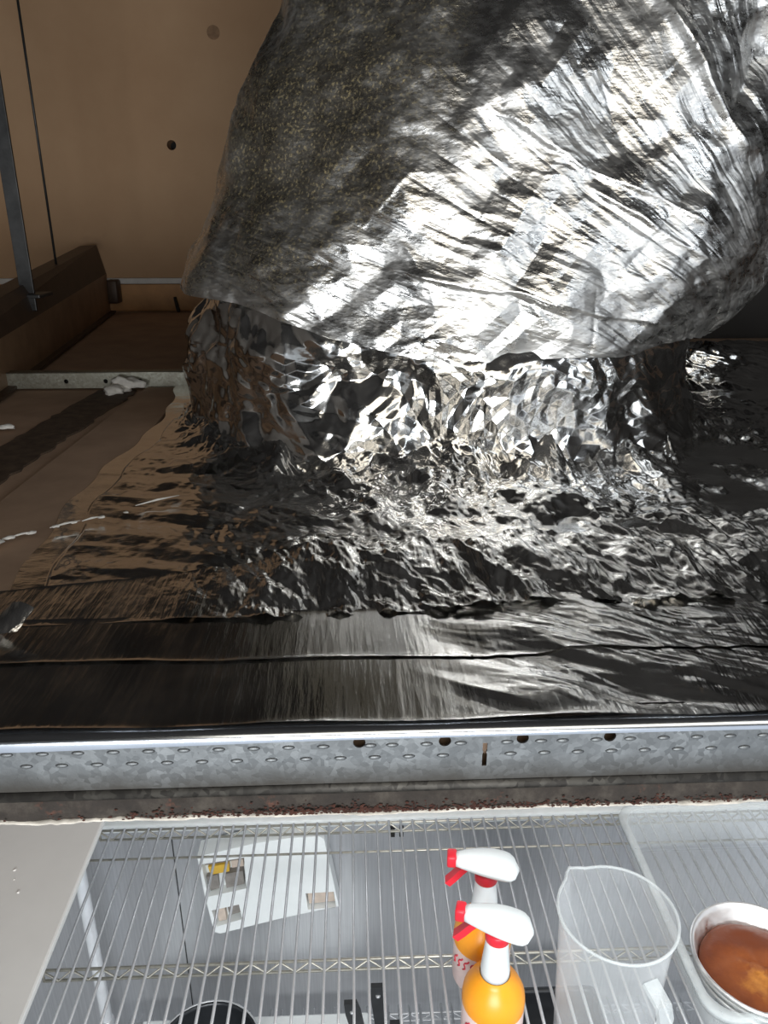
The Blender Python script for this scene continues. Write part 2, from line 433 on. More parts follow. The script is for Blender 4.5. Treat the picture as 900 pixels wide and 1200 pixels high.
wy = 2.75
hole = circ(-.569, .516, .015, 16)
wb = plate('wall_back', [(-1.8, -.05), (1.9, -.05), (1.9, 1.5), (-1.8, 1.5)], [hole], lambda a, b: (a, wy, b), (0, 1, 0), .06, M['wall_brown'])
tag(wb, 'brown wall board closing the ceiling void', None, None, 'structure')
o = MB().box((-.585, wy+.058, .50), (-.553, wy+.062, .532)).build('hole_backing', M['dark_hole'], wb, False)
plate('filled_hole', circ(-.411, .83, .020, 18), [], lambda a, b: (a, wy-.0006, b), (0, 1, 0), .0005, M['skirting_dark'], wb)
mb = MB().box((-1.8, wy-.014, 0.0), (1.9, wy-.0005, .088), .003); t2 = mb.build('trim_1', M['skirting_orange'], None, False)
tag(t2, 'orange brown strip along the foot of the wall', None, None, 'structure')
mb = MB().box((-1.8, wy-.016, .089), (1.9, wy-.0005, .108), .003); t3 = mb.build('trim_2', M['white_paint'], None, False)
tag(t3, 'thin white strip above the orange strip', None, None, 'structure')
MB().tube([(-.60, wy-.018, .045), (-.592, wy-.03, .012), (-.585, wy-.05, 0.004)], .006, 6).build('nail', M['dark_steel'], t2)
MB().box((-1.86, -1.6, -.05), (-1.8, 2.81, 1.5)).build('wall_left', M['side_wall'], None, False)['kind'] = 'structure'
MB().box((1.9, -1.6, -.05), (1.96, 2.81, 1.5)).build('wall_right', M['slab'], None, False)['kind'] = 'structure'
MB().box((-1.86, -1.6, 1.02), (1.96, 2.75, 1.08)).build('ceiling_slab', M['slab'], None, False)['kind'] = 'structure'
bpy.data.objects['ceiling_slab'].name = 'ceiling.001'
MB().box((-1.86, -1.66, -.05), (1.96, -1.6, 1.5)).build('wall_front', M['cabinet'], None, False)['kind'] = 'structure'

MB().box((.50, 2.05, -.003), (1.899, 2.09, 1.019)).build('void_shade_sheet', M['slab'], None, False)  # black sheet added where the far void only falls into shade
tag(bpy.data.objects['void_shade_sheet'], 'black sheet added for the shade of the void behind the duct on the right', None, None, 'structure')
# brown sheet-metal runner on the left
rn = thing('ceiling_runner', (-.70, 1.7, 0), 'brown folded sheet metal runner standing along the left of the ceiling void', 'runner')
A0 = Vector((-.555, .80, 0)); A1 = Vector((-.811, 2.70, 0)); ds = (A1-A0).normalized(); sd = Vector((ds.y, -ds.x, 0))
def runner_strip(prof0, prof1, name, m):
    mb = MB(); n = len(prof0)
    r0 = [A0 + sd*p[0] + Vector((0, 0, p[1])) for p in prof0]; r1 = [A1 + sd*p[0] + Vector((0, 0, p[1])) for p in prof1]
    mb.rings([r0, r1]); o = mb.build(name, m, rn, False); return shade_auto(o, 30)
runner_strip([(0,.004),(0,.075),(-.004,.075),(-.004,.004)], [(0,.004),(0,.125),(-.004,.125),(-.004,.004)], 'web', M['runner_brown'])
runner_strip([(0,.075),(-.022,.112),(-.026,.110),(-.004,.075)], [(0,.125),(-.02,.215),(-.024,.213),(-.004,.125)], 'upper_band', M['runner_dark'])
runner_strip([(-.024,.112),(-.075,.110),(-.075,.107),(-.026,.109)], [(-.02,.215),(-.07,.213),(-.07,.21),(-.024,.212)], 'top_flange', M['runner_dark'])
runner_strip([(.016,0),(.016,.006),(-.004,.006),(-.004,0)], [(.016,0),(.016,.006),(-.004,.006),(-.004,0)], 'bottom_flange', M['runner_dark'])
MB().box((-.812, 2.68, .03), (-.775, 2.728, .105), .006).build('end_clip', M['runner_dark'], rn)
# hangers
def on_runner(y): 
    t = (y-A0.y)/(A1.y-A0.y); return A0 + (A1-A0)*t
q = on_runner(1.75)+Vector((.03, 0, 0))
hs = thing('strap_hanger', (q.x-.045, 1.75, .135), 'dark steel strap hanger rising from the runner bracket at far left', 'hanger')
MB().box((q.x-.060, 1.745, .14), (q.x-.030, 1.752, 1.019), .001).build('strap', M['dark_steel'], hs, False)
MB().box((q.x-.060, 1.752, .14), (q.x-.056, 1.768, 1.019)).build('strap_return', M['dark_steel'], hs, False)
mb = MB().box((q.x-.095, 1.72, .138), (q.x-.01, 1.80, .146), .002).box((q.x-.085, 1.72, .112), (q.x-.02, 1.728, .140), .002)
mb.build('bracket', M['dark_steel'], hs, False)
q2 = on_runner(2.15)+Vector((-.018, 0, 0))
hw = thing('wire_hanger', (q2.x-.02, 2.15, .155), 'thin dark wire hanger bolted to the runner', 'hanger')
MB().tube([(q2.x-.018, 2.15, .14), (q2.x-.018, 2.15, 1.019)], .0032, 8).build('wire', M['dark_steel'], hw)
MB().lathe([(.0, -.008), (.012, -.006), (.012, .006), (.0, .008)], (q2.x-.004, 2.14, .15), 10).build('bolt', M['zinc_wire'], hw)

# galvanised cross angle with holes, lying across the boards
ca = thing('cross_angle', (-.46, 1.45, 0), 'galvanised cross angle with punched holes lying across the brown boards', 'angle')
zc = lambda a, b: (a, 1.452, b)
plate('web', [(-.655, .0), (-.20, .0), (-.20, .028), (-.655, .028)], [circ(x, .013, .0042, 14) for x in (-.535, -.462, -.398)], zc, (0, .0015, 0), 1, M['galv_old'], ca)
MB().box((-.655, 1.4535, .026), (-.20, 1.488, .028)).tube([(-.655, 1.454, .028), (-.20, 1.454, .028)], .0022, 6).build('flange', M['galv_old'], ca)
MB().box((-.655, 1.466, .001), (-.20, 1.468, .026)).build('inner_face', M['dark_hole'], ca, False)

def blob(name, c, r, m, seed, parent=None, sq=.6, sub=3):
    bm = bmesh.new(); bmesh.ops.create_icosphere(bm, subdivisions=sub, radius=1)
    rnd = random.Random(seed); ph = [rnd.uniform(0, 6) for _ in range(6)]
    vs_ = []
    for q in bm.verts:
        p = q.co; k = 1+.25*math.sin(3*p.x+ph[0])*math.sin(2.5*p.y+ph[1])+.15*math.sin(6*p.x+ph[2]+4*p.y)+.1*math.sin(9*p.z+ph[3]+5*p.x)
        vs_.append((c[0]+p.x*r[0]*k, c[1]+p.y*r[1]*k, c[2]+max(-.3, p.z)*r[2]*k))
    fs = [[q.index for q in f.verts] for f in bm.faces]; bm.free()
    return mesh_obj(name, vs_, fs, m, parent, True, parent is None)
pl = thing('plaster_lump', (-.425, 1.43, 0), 'white plaster lump smeared against the cross angle', 'plaster')
blob('lump', (-.415, 1.435, .010), (.030, .014, .014), M['plaster_white'], 1, pl)
blob('smear', (-.432, 1.415, .003), (.022, .022, .010), M['plaster_white'], 2, pl)
tag(blob('plaster_flake', (-.525, 1.15, .004), (.016, .007, .004), M['plaster_white'], 5), 'tiny white plaster flake on the brown board left of the foil', 'plaster')

# ------------------------------------------------------------------ foil sheet lying on the ceiling
CX, CY, RX, RY, PN = .135, 1.300, .385, .395, 2.5      # neck of the duct box
def neck_d(x, y):
    q = (np.abs((x-CX)/RX)**PN + np.abs((y-CY)/RY)**PN)**(1/PN)
    return (q-1)*.40
fs = thing('foil_sheet', (.2, .9, 0), 'crumpled aluminium foil sheet spread on the ceiling around the wrapped duct', 'foil')
nu, nv = 860, 470
s = np.linspace(0, 1, nu); t = np.linspace(0, 1, nv)
yy = .545*(1.95/.545)**t
U, Yg = np.meshgrid(s, yy, indexing='ij')
xl = -.305-.012*np.sin(Yg*9)-.004*np.sin(Yg*41)-.02*sstep(1.0, 1.5, Yg)
X = xl+(1.25-xl)*U
d = neck_d(X, Yg)
near = np.exp(-np.clip(d, 0, 9)/.10)
rightw = sstep(-.15, .12, X); 
quiet = 1-.80*sstep(-.02, -.20, X)*sstep(.0, .05, d)
fan = np.arctan2(Yg-CY, X-CX)
Z = .005 + .016*np.exp(-np.clip(d, 0, 9)/.05)
wob = .02*fbm(X*6, Yg*6, 3, 2)
Z = Z + quiet*(.026*near+.014)*crisp(X*14, Yg*9+X*2, 5, 5, .53)
Z = Z + quiet*.012*(.35+rightw)*tin(X*5+Yg+wob*4, Yg*15+wob*20, 21, .15)
Z = Z + .0035*tin(X*7-Yg*3, Yg*34+X*9, 31)*(1-rightw*.6)
Z = Z + .014*sstep(.15, 0, d)*tin(fan*9, d*14, 9)*near
Z = np.maximum(Z, .0015)
Z = np.where((X < xl+.03), Z*.3+.002, Z)
V = np.stack([X, Yg, Z], -1).reshape(-1, 3)
mesh_obj('sheet', V, grid_faces(nu, nv)[:, ::-1].copy(), M['foil_sheet'], fs)

def tape(name, yb0, yb1, yt0, yt1, z0, m, seed, wr, xr=(-.36, .62), nu=700, nv=70, curve=0):
    s = np.linspace(0, 1, nu); t = np.linspace(0, 1, nv); S, T = np.meshgrid(s, t, indexing='ij')
    x = xr[0]+(xr[1]-xr[0])*S
    k = np.clip((x+.30)/.65, -.2, 1.3)
    lo = yb0+(yb1-yb0)*k + .0012*np.sin(x*37+seed); hi = yt0+(yt1-yt0)*k + .0012*np.sin(x*29+seed*2) + curve*np.sin(np.clip(k, 0, 1)*PI)
    y = lo+(hi-lo)*T
    z = np.maximum(z0 + wr(x, y, T), .0012)
    edge = np.exp(-np.minimum(T, 1-T)*30)
    z = z + .0006*edge*(.5+.8*vn(x*40, T*0+seed, seed))
    return mesh_obj(name, np.stack([x, y, z], -1).reshape(-1, 3), grid_faces(nu, nv)[:, ::-1].copy(), m, fs)
def wrA(x, y, T):
    a = sstep(-.20, .0, x)
    return (.0008+.015*a)*(crisp(x*24+y*6, y*12, 61, 5, .54)+.3) + .007*a*tin(x*30+y*22, y*9-x*7, 65) + .010*a*sstep(.0, .6, T)
def wrB(x, y, T):
    a = sstep(.03, .16, x)*(.12+.88*sstep(.402, .430, y))
    return .0006*fbm(x*25, y*6, 71) + a*(.0085*(ridge(x*4.2+y*8, y*24+x*15, 75)-.4) + .0075*crisp(x*9, y*22+x*10, 78, 4, .48))
def wrC(x, y, T):
    return wrB(x, y, T) + .0004*ridge(x*90, y*3, 89)*sstep(-.12, .05, x)
tA = tape('tape_band', .528, .543,   .590, .700, .007, M['foil_tape'], 1, wrA)
tB = tape('tape_strip', .476, .470, .536, .557, .0076, M['foil_tape_smooth'], 2, wrB)
tC = tape('tape_strip', .400, .4005, .486, .479, .0065, M['foil_tape_smooth'], 3, wrC)
# torn corner of tape curling up at far left
mb = MB(); n = 14
rows = []
for i in range(n+1):
    a = i/n
    rows.append([(-.285+.036*a+.01*b_, .495+.038*b_*(1-a*.7)+.012*a, .0125+.016*math.sin(a*2.2)*b_+.003) for b_ in [k/8 for k in range(9)]])
v = [p for r in rows for p in r]; f = [(i*9+j, i*9+j+1, (i+1)*9+j+1, (i+1)*9+j) for i in range(n) for j in range(8)]
mesh_obj('torn_flap', v, f, M['foil_tape'], fs)

bm = bmesh.new(); bmesh.ops.create_icosphere(bm, subdivisions=5, radius=1)
pv = np.array([q.co[:] for q in bm.verts]); pf = np.array([[q.index for q in f.verts] for f in bm.faces]); bm.free()
lat = np.arctan2(pv[:, 1], pv[:, 0]); k = 1+.55*crisp(lat*1.6+pv[:, 2], pv[:, 2]*2.2+pv[:, 0], 777, 3, .5)
pv = pv*k[:, None]*np.array([.075, .05, .035])+np.array([.69, 1.50, .036])
tag(mesh_obj('foil_scrap', pv, pf, M['foil_neck'], None, True, True), 'loose crumpled scrap of foil on the ceiling right of the duct', 'foil')
# white paint drips on the foil, left
dr = thing('paint_drip', (-.30, .70, .004), 'white paint drips splashed in a line on the foil at left', 'paint')
rnd = random.Random(4)
for i, (x, y, r) in enumerate([(-.345, .688, .007), (-.335, .700, .004), (-.318, .712, .0035), (-.300, .728, .003), (-.285, .738, .0025), (-.262, .752, .003), (-.240, .765, .002)]):
    blob('drop', (x, y, .010), (r*1.4, r, r*.5), M['plaster_white'], 30+i, dr, sub=2)
for i, (x, y, l) in enumerate([(-.325, .707, .010), (-.292, .733, .012), (-.270, .747, .008), (-.215, .80, .02), (-.10, .93, .02)]):
    MB().tube([(x-l, y-l*.8, .0105), (x, y, .0112), (x+l, y+l*.75, .0105)], [.0004, .0012, .0003], 6).build('streak', M['plaster_white'], dr)

# ------------------------------------------------------------------ the wrapped duct box
du = thing('wrapped_duct', (CX, CY, 0), 'large air duct box wrapped in dusty crinkled silver foil, leaning up to the right', 'duct')
nth = 900
tt = np.linspace(0, 1, nth, endpoint=False)
# dense sampling on the side the room can see
th = -PI/2 + 2*PI*(tt-.5) - .80*np.sin(2*PI*(tt-.5))*1.0
def sec(th, rx, ry, pn):
    c = np.cos(th); s_ = np.sin(th)
    r = (np.abs(c/rx)**pn+np.abs(s_/ry)**pn)**(-1/pn)
    return r*c, r*s_
def loft(zs, prm, pn, dispf, zoff=None):
    cx = np.interp(zs, *zip(*[(p[0], p[1]) for p in prm])); cy = np.interp(zs, *zip(*[(p[0], p[2]) for p in prm]))
    rx = np.interp(zs, *zip(*[(p[0], p[3]) for p in prm])); ry = np.interp(zs, *zip(*[(p[0], p[4]) for p in prm]))
    def sm(a):
        k = np.ones(9)/9; return np.convolve(np.pad(a, 4, mode='edge'), k, mode='valid')
    cx, cy, rx, ry = map(sm, (cx, cy, rx, ry))
    T, Zg = np.meshgrid(th, zs, indexing='ij')
    dx, dy = sec(T, rx[None, :], ry[None, :], pn)
    X = cx[None, :]+dx; Y = cy[None, :]+dy; Z = Zg.copy()
    if zoff is not None: Z = Z+zoff(T, Zg, X, Y)
    # numeric normals
    def nrm(X, Y, Z):
        Pm = np.stack([X, Y, Z], -1)
        a = np.roll(Pm, -1, 0)-np.roll(Pm, 1, 0); b = np.gradient(Pm, axis=1)
        n_ = np.cross(a, b); return n_/np.maximum(np.linalg.norm(n_, axis=-1, keepdims=True), 1e-9)
    n_ = nrm(X, Y, Z)
    arc = (T+PI/2)*.41
    D = dispf(arc, Z, T, X, Y)
    Pm = np.stack([X, Y, Z], -1)+n_*D[..., None]
    return Pm
def seam(T, X=None):
    # height of the lower hem of the wrap around the box
    return .128 + .012*np.sin(T*1.0+2.6)
# neck (lower band)
zs = np.linspace(-.002, .240, 220)
prm = [(0, CX, CY, RX, RY), (.06, CX, CY, RX-.004, RY-.002), (.14, CX+.004, CY, RX-.008, RY-.001), (.24, CX+.020, CY, RX-.026, RY-.022)]
def dneck(a, z, T, X, Y):
    hz = .140+.062*sstep(.12, -.24, X)
    k = sstep(.02, -.02, z-hz)
    low = sstep(.085, .0, z)
    big = crisp(a*9+z*3, z*8-a*2, 201, 4, .46)+.12
    return (.006+.026*k)*big + .010*k*(ridge(a*10+z*9, z*4, 205)-.5)*(.4+low) + .030*low*(vn(a*9, z*10, 207)-.3)*low
P1 = loft(zs, prm, PN, dneck)
mesh_obj('neck_foil', P1.reshape(-1, 3), grid_faces(nth, len(zs), False), M['foil_neck'], du)
# upper wrap
zs = np.linspace(.118, .98, 560)
edges = [(.118, -.255, .535), (.15, -.246, .572), (.20, -.232, .612), (.30, -.203, .640), (.45, -.150, .660), (.62, -.085, .700), (.98, .06, .79)]
cyr = [(CY, RY+.003), (CY, RY+.005), (CY, RY+.007), (CY+.01, RY+.006), (CY+.03, RY-.01), (CY+.06, RY-.03), (CY+.12, RY-.07)]
prm = [(z, (l+r)/2, c[0], (r-l)/2, c[1]) for (z, l, r), c in zip(edges, cyr)]
PA, PZ = .62, -.04        # the wrap is gathered here, low on the right
FOLDS = [(.02, .56, .22, .37, .012, .03), (.08, .62, .33, .43, .014, .03), (.22, .64, .42, .40, .018, .035), (.33, .62, .47, .47, .018, .03),
         (-.08, .40, .20, .29, .006, .025), (.05, .33, .42, .15, .007, .03), (-.15, .24, .25, .175, .005, .02)]
_r = random.Random(21)
for _ in range(46):
    a0 = _r.uniform(-.40, .50); z0 = _r.uniform(.18, .68); L0 = _r.uniform(.05, .22)
    an = _r.choice((-.75, -.75, -.55, -.95, -.4, .9))+_r.uniform(-.15, .15)
    FOLDS.append((a0, z0, a0+L0*math.cos(an), z0+L0*math.sin(an), _r.choice((-1, 1, 1))*_r.uniform(.0010, .0020), _r.uniform(.005, .010)))
def dwrap(a, z, T, X, Y):
    ra = a-PA; rz = (z-PZ)
    Rr = np.sqrt(ra*ra+rz*rz)+.03; phi = np.arctan2(rz, -ra)
    vis = sstep(-.004, .03, z-.118)
    wph = phi+.05*fbm(Rr*7, phi*4, 301)
    far = sstep(.02, .45, Rr)
    lf = sstep(-.45, -.10, a)
    dd = .009*far*tin(wph*7, Rr*5, 303)
    dd = dd+.0036*far*tin(wph*19, Rr*9, 305)
    dd = dd+.0032*far*tin(wph*50, Rr*13, 307)*lf
    dd = dd+.0014*far*tin(wph*120, Rr*20, 308)*lf
    dd = dd+.008*fbm(a*2.6, z*2.6, 311, 2)
    wa = a+.02*fbm(a*9, z*9, 351, 2); wz = z+.02*fbm(a*9+5, z*9, 353, 2)
    dd = dd+.022*tin(wa*6+wz*2, wz*7.5, 313, .4)+.012*tin(wa*14, wz*16, 314, 1.7)+.005*tin(wa*31, wz*33, 315, 2.9)
    ur = sstep(.0, .25, a)*sstep(.34, .50, z)
    dd = dd+ur*(.026*tin(a*9-z*4, z*7, 331, .3)+.010*tin(a*19, z*15, 332, 1.4)+.003*tin(a*44, z*40, 333, 2.2))
    for (a0, z0, a1, z1, hgt, wd) in FOLDS:
        da, dz = a1-a0, z1-z0; L = math.hypot(da, dz)
        u = ((a-a0)*da+(z-z0)*dz)/L; v_ = (-(a-a0)*dz+(z-z0)*da)/L + .008*fbm(a*14, z*14, 340, 2)
        win = sstep(-.02, .02, u)*sstep(L+.02, L-.02, u)
        sh = np.where(v_ > 0, np.exp(-v_/wd), np.exp(v_/(wd*(.12 if wd > .015 else .6))))
        dd = dd+hgt*win*sh
    return dd*vis+.002
def zoffw(T, Zg, X, Y):
    # hem: wanders a little; low at the front, higher round the left
    left = sstep(.12, -.26, X)
    hem = .064*left+.026+.004*np.sin(T*5)+.002*np.sin(T*13)
    return hem*sstep(.36, .118, Zg)
P2 = loft(zs, prm, 2.35, dwrap, zoffw)
T_, Z_ = np.meshgrid(th, zs, indexing='ij'); a_ = (T_+PI/2)*.41
fl = np.stack([np.arctan2(Z_-PZ, -(a_-PA)), np.sqrt((a_-PA)**2+(Z_-PZ)**2), 0*a_], -1)
mesh_obj('foil_wrap', P2.reshape(-1, 3), grid_faces(nth, len(zs), False), M['foil_wrap'], du, flow=fl.reshape(-1, 3))

# ------------------------------------------------------------------ galvanised edge channel at the opening
ch = thing('edge_channel', (0, EY, ZB), 'galvanised steel edge channel with dimples and round punched holes', 'channel')
zw0, zw1 = -.036, -.001
holes = [circ(x, z, .0039, 18) for x, z in ((.001, -.0052), (.0545, -.0058), (.1035, -.0052), (.159, -.0055))]
slot = [(.0785, -.0080), (.0815, -.0080), (.0815, -.0135), (.0809, -.0150), (.0815, -.0165), (.0815, -.0255), (.0785, -.0255), (.0785, -.0165), (.0791, -.0150), (.0785, -.0135)]
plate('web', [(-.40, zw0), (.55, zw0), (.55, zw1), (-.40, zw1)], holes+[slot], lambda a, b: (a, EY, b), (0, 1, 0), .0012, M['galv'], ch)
prof = [(.4065, .0045), (.4015, .0048), (.3985, .0043), (.3957, .0025), (.3943, -.0005), (.3943, -.0025), (.3953, -.0025), (.3953, -.0006), (.3963, .0015), (.3990, .0030), (.4015, .0036), (.4065, .0034)]
rings = []
for i in range(40):
    x = -.40+.95*i/39; k = max(0, min(1, (-.02-x)/.18))
    rings.append([(x, y, z if z > -.001 else z-.003*k) for y, z in prof])
shade_auto(MB().rings(rings).build('top_lip', M['lip'], ch), 50)
MB().box((-.40, EY+.02, -.036), (.55, EY+.0215, .004)).build('inner_web', M['dark_hole'], ch, False)
MB().rings([[(x, EY+.0012, -.036), (x, EY-.0004, -.0365), (x, EY-.0022, -.0405), (x, EY-.0012, -.043), (x, EY+.001, -.043), (x, EY-.0006, -.040)] for x in (-.40, .55)]).build('bottom_bend', M['galv_dirty'], ch)
# embossed dimples
bm = bmesh.new(); bmesh.ops.create_uvsphere(bm, u_segments=12, v_segments=7, radius=1)
vs_ = []
for q in bm.verts: vs_.append((q.co.x*.0040, q.co.z*-.0008 if False else q.co.y*.0011, q.co.z*.0016))
dv = [(x, y-.0001, z) for x, y, z in vs_]; df = [[q.index for q in f.verts] for f in bm.faces]; bm.free()
first = None
for row, (z, off) in enumerate(((-.0075, .0), (-.0165, .0105))):
    for i in range(-14, 24):
        x = off+i*.0215
        if not (-.30 < x < .40): continue
        if row == 0 and any(abs(x-hx) < .0085 for hx in (.001, .0545, .080, .1035, .159)): x += .0078
        if row == 1 and abs(x-.08) < .006: continue
        if first is None:
            first = mesh_obj('dimple', dv, df, M['galv_clean'], None); first.parent = ch; o = first
        else:
            o = first.copy(); COL.objects.link(o)
        o.location = (x-0, EY-EY, z-ZB)
# dirty plaster edge under the channel
nu, nv = 520, 16
xs = np.linspace(-.40, .55, nu); ts = np.linspace(0, 1, nv)
Xg, T = np.meshgrid(xs, ts, indexing='ij')
zt = -.041; zb = -.0605+.0012*fbm(Xg*25, T*0, 401)
Zg = zt+(zb-zt)*T
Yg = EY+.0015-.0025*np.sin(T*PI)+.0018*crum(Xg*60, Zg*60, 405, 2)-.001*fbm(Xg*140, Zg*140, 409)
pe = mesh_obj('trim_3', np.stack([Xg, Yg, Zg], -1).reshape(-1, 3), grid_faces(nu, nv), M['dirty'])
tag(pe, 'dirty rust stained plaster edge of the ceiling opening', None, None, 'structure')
# ragged white paper lip
xs = np.linspace(-.40, .55, 620); mbv = []; 
up_ = -.0590+.0014*fbm(xs*30, xs*0, 411)+.0009*(vn(xs*260, xs*0, 412)-.5)
dn = up_-.0015-.0008*fbm(xs*18, xs*0, 415)
yf = EY-.0012+.0010*fbm(xs*60, xs*0, 413)
R4 = np.stack([np.stack([xs, yf+.003, up_], -1), np.stack([xs, yf, up_-.0003], -1), np.stack([xs, yf, dn], -1), np.stack([xs, yf+.016, dn-.0003], -1)], 1)
o = mesh_obj('paper_lip', R4.reshape(-1, 3), grid_faces(len(xs), 4), M['paper_edge'], pe)
# rust crumbs: uncountable
mb = MB(); rnd = random.Random(12)
for i in range(1100):
    c = rnd.choice((-.07, .02, .02, .25, -.03, .13)); x = rnd.gauss(c, .06)
    if not -.3 < x < .42: continue
    z = -.0585+abs(rnd.gauss(0, .0030)); r = rnd.uniform(.0003, .0011); y = EY-.0015
    n = 5; ph = rnd.uniform(0, 6)
    ring = [(x+r*1.5*math.cos(ph+k*2*PI/n)*rnd.uniform(.6, 1.2), y-r*.1, z+r*math.sin(ph+k*2*PI/n)*rnd.uniform(.6, 1.2)) for k in range(n)]
    mb.add(ring+[(x, y-r*.9, z)], [(k, (k+1) % n, n) for k in range(n)])
o = mb.build('rust_crumbs', M['rust'], pe, False); o['kind'] = 'stuff'

# ------------------------------------------------------------------ kitchen below
KW = 1.33
outer = [(-1.9, -2.5), (1.9, -2.5), (1.9, ZB), (-1.9, ZB)]
kw = plate('wall_rear', outer, [], lambda a, b: (a, KW, b), (0, 1, 0), .03, M['stainless'])
tag(kw, 'brushed steel kitchen wall behind the wire rack', None, None, 'structure')
MB().box((-.4105, KW-.0018, -2.5), (-.4085, KW-.0002, -.1)).build('seam', M['dark_steel'], kw, False)
mb = MB().box((-1.9, KW-.022, -.930), (1.9, KW-.001, -.909), .004); o = mb.build('trim_4', M['white_plastic'], None, False)
tag(o, 'white rail on the kitchen wall at shelf height', None, None, 'structure')
MB().box((-1.9, -2.5, -2.56), (1.9, KW+.03, -2.5)).build('floor', M['kitchen_floor'], None, False)['kind'] = 'structure'
for x in (.073, .095):
    MB().box((x-.006, KW-.004, -.980), (x+.006 if x < .08 else x+.003, KW-.0005, -.952)).build('socket_slot', M['dark_hole'], kw, False)

# pale panel at left: a board fixed between the side wall and the rear wall
cb = thing('wall_panel', (-1.1, .80, -.612), 'pale grey speckled panel board beside and above the wire rack', 'panel')
MB().box((-1.899, .20, -.612), (-.408, KW-.001, -.600), .003).build('board', M['cabinet'], cb, False)
MB().box((-1.899, KW-.03, -.650), (-.60, KW-.001, -.6125), .003).build('batten', M['cabinet'], cb, False)
rnd = random.Random(9)
for i in range(26):
    x = rnd.uniform(-.72, -.42); y = rnd.uniform(.62, 1.22); r = rnd.uniform(.0012, .0032)
    blob('splash', (x, y, -.5995), (r, r*1.2, .0006), M['plaster_white'], i, cb, sub=1)
MB().box((-1.96, -2.5, -2.5), (-1.9, KW+.03, -.05)).build('wall_left', M['cabinet'], None, False)['kind'] = 'structure'

# wire rack
rk = thing('wire_rack', (.25, .95, -2.5), 'chrome wire shelving rack below the ceiling opening', 'rack')
SZ = -.88; SX0, SX1, SY0, SY1 = -.537, 1.05, .66, 1.268
first = None; x = SX0+.004; k = 0
wire_me = MB().tube([(0, SY0-.95, 0), (0, SY1-.95, 0)], .0027, 6)
lower_me = None
def wires(z, step, x0, x1):
    global first
    x = x0
    while x < x1:
        if first is None:
            first = mesh_obj('wire', wire_me.v, wire_me.f, M['chrome'], None); first.parent = rk; o = first
        else:
            o = first.copy(); COL.objects.link(o)
        o.location = (x-.25, 0, z+2.5); x += step
wires(SZ, .0248, SX0+.004, SX1)
def truss(z, y, x0, x1, h=.026, m='zinc_wire', pitch=.05):
    o = MB().tube([(x0, y, z-.004), (x1, y, z-.004)], .0028, 6).tube([(x0, y, z-.004-h), (x1, y, z-.004-h)], .0028, 6).tube([(x0, y, z-.004), (x0, y, z-.004-h)], .0028, 6).build('rail', M[m], rk)
    n = int((x1-x0)/pitch); pts = []
    for i in range(n*2+1): pts.append((x0+i*pitch/2, y-.001, z-.004-(h if i % 2 else 0)))
    MB().tube(pts, .0022, 5).build('zigzag', M[m], o)
for y in (SY1, .953, SY0): truss(SZ, y, SX0, SX1, .024)
MB().tube([(SX0, 1.19, SZ-.004), (SX1, 1.19, SZ-.004)], .0024, 6).build('cross_wire', M['zinc_wire'], rk)
LZ = -1.43
wires(LZ, .0248, SX0+.004, SX1)
for y in (1.25, .953): truss(LZ, y, SX0, SX1, .024, 'chrome')
for x, y in ((-.585, 1.255), (1.03, 1.27), (-.53, .66), (1.03, .66)):
    top = -.86
    p = MB().lathe([(.0125, 0), (.0125, top+2.5), (.010, top+2.503)], (x, y, -2.5), 14, True, True).build('post', M['post'], rk)
    for zz in (LZ, SZ): MB().lathe([(.0126, -.03), (.019, -.026), (.016, .012), (.0126, .014)], (x, y, zz), 14).build('collar', M['chrome'], p)

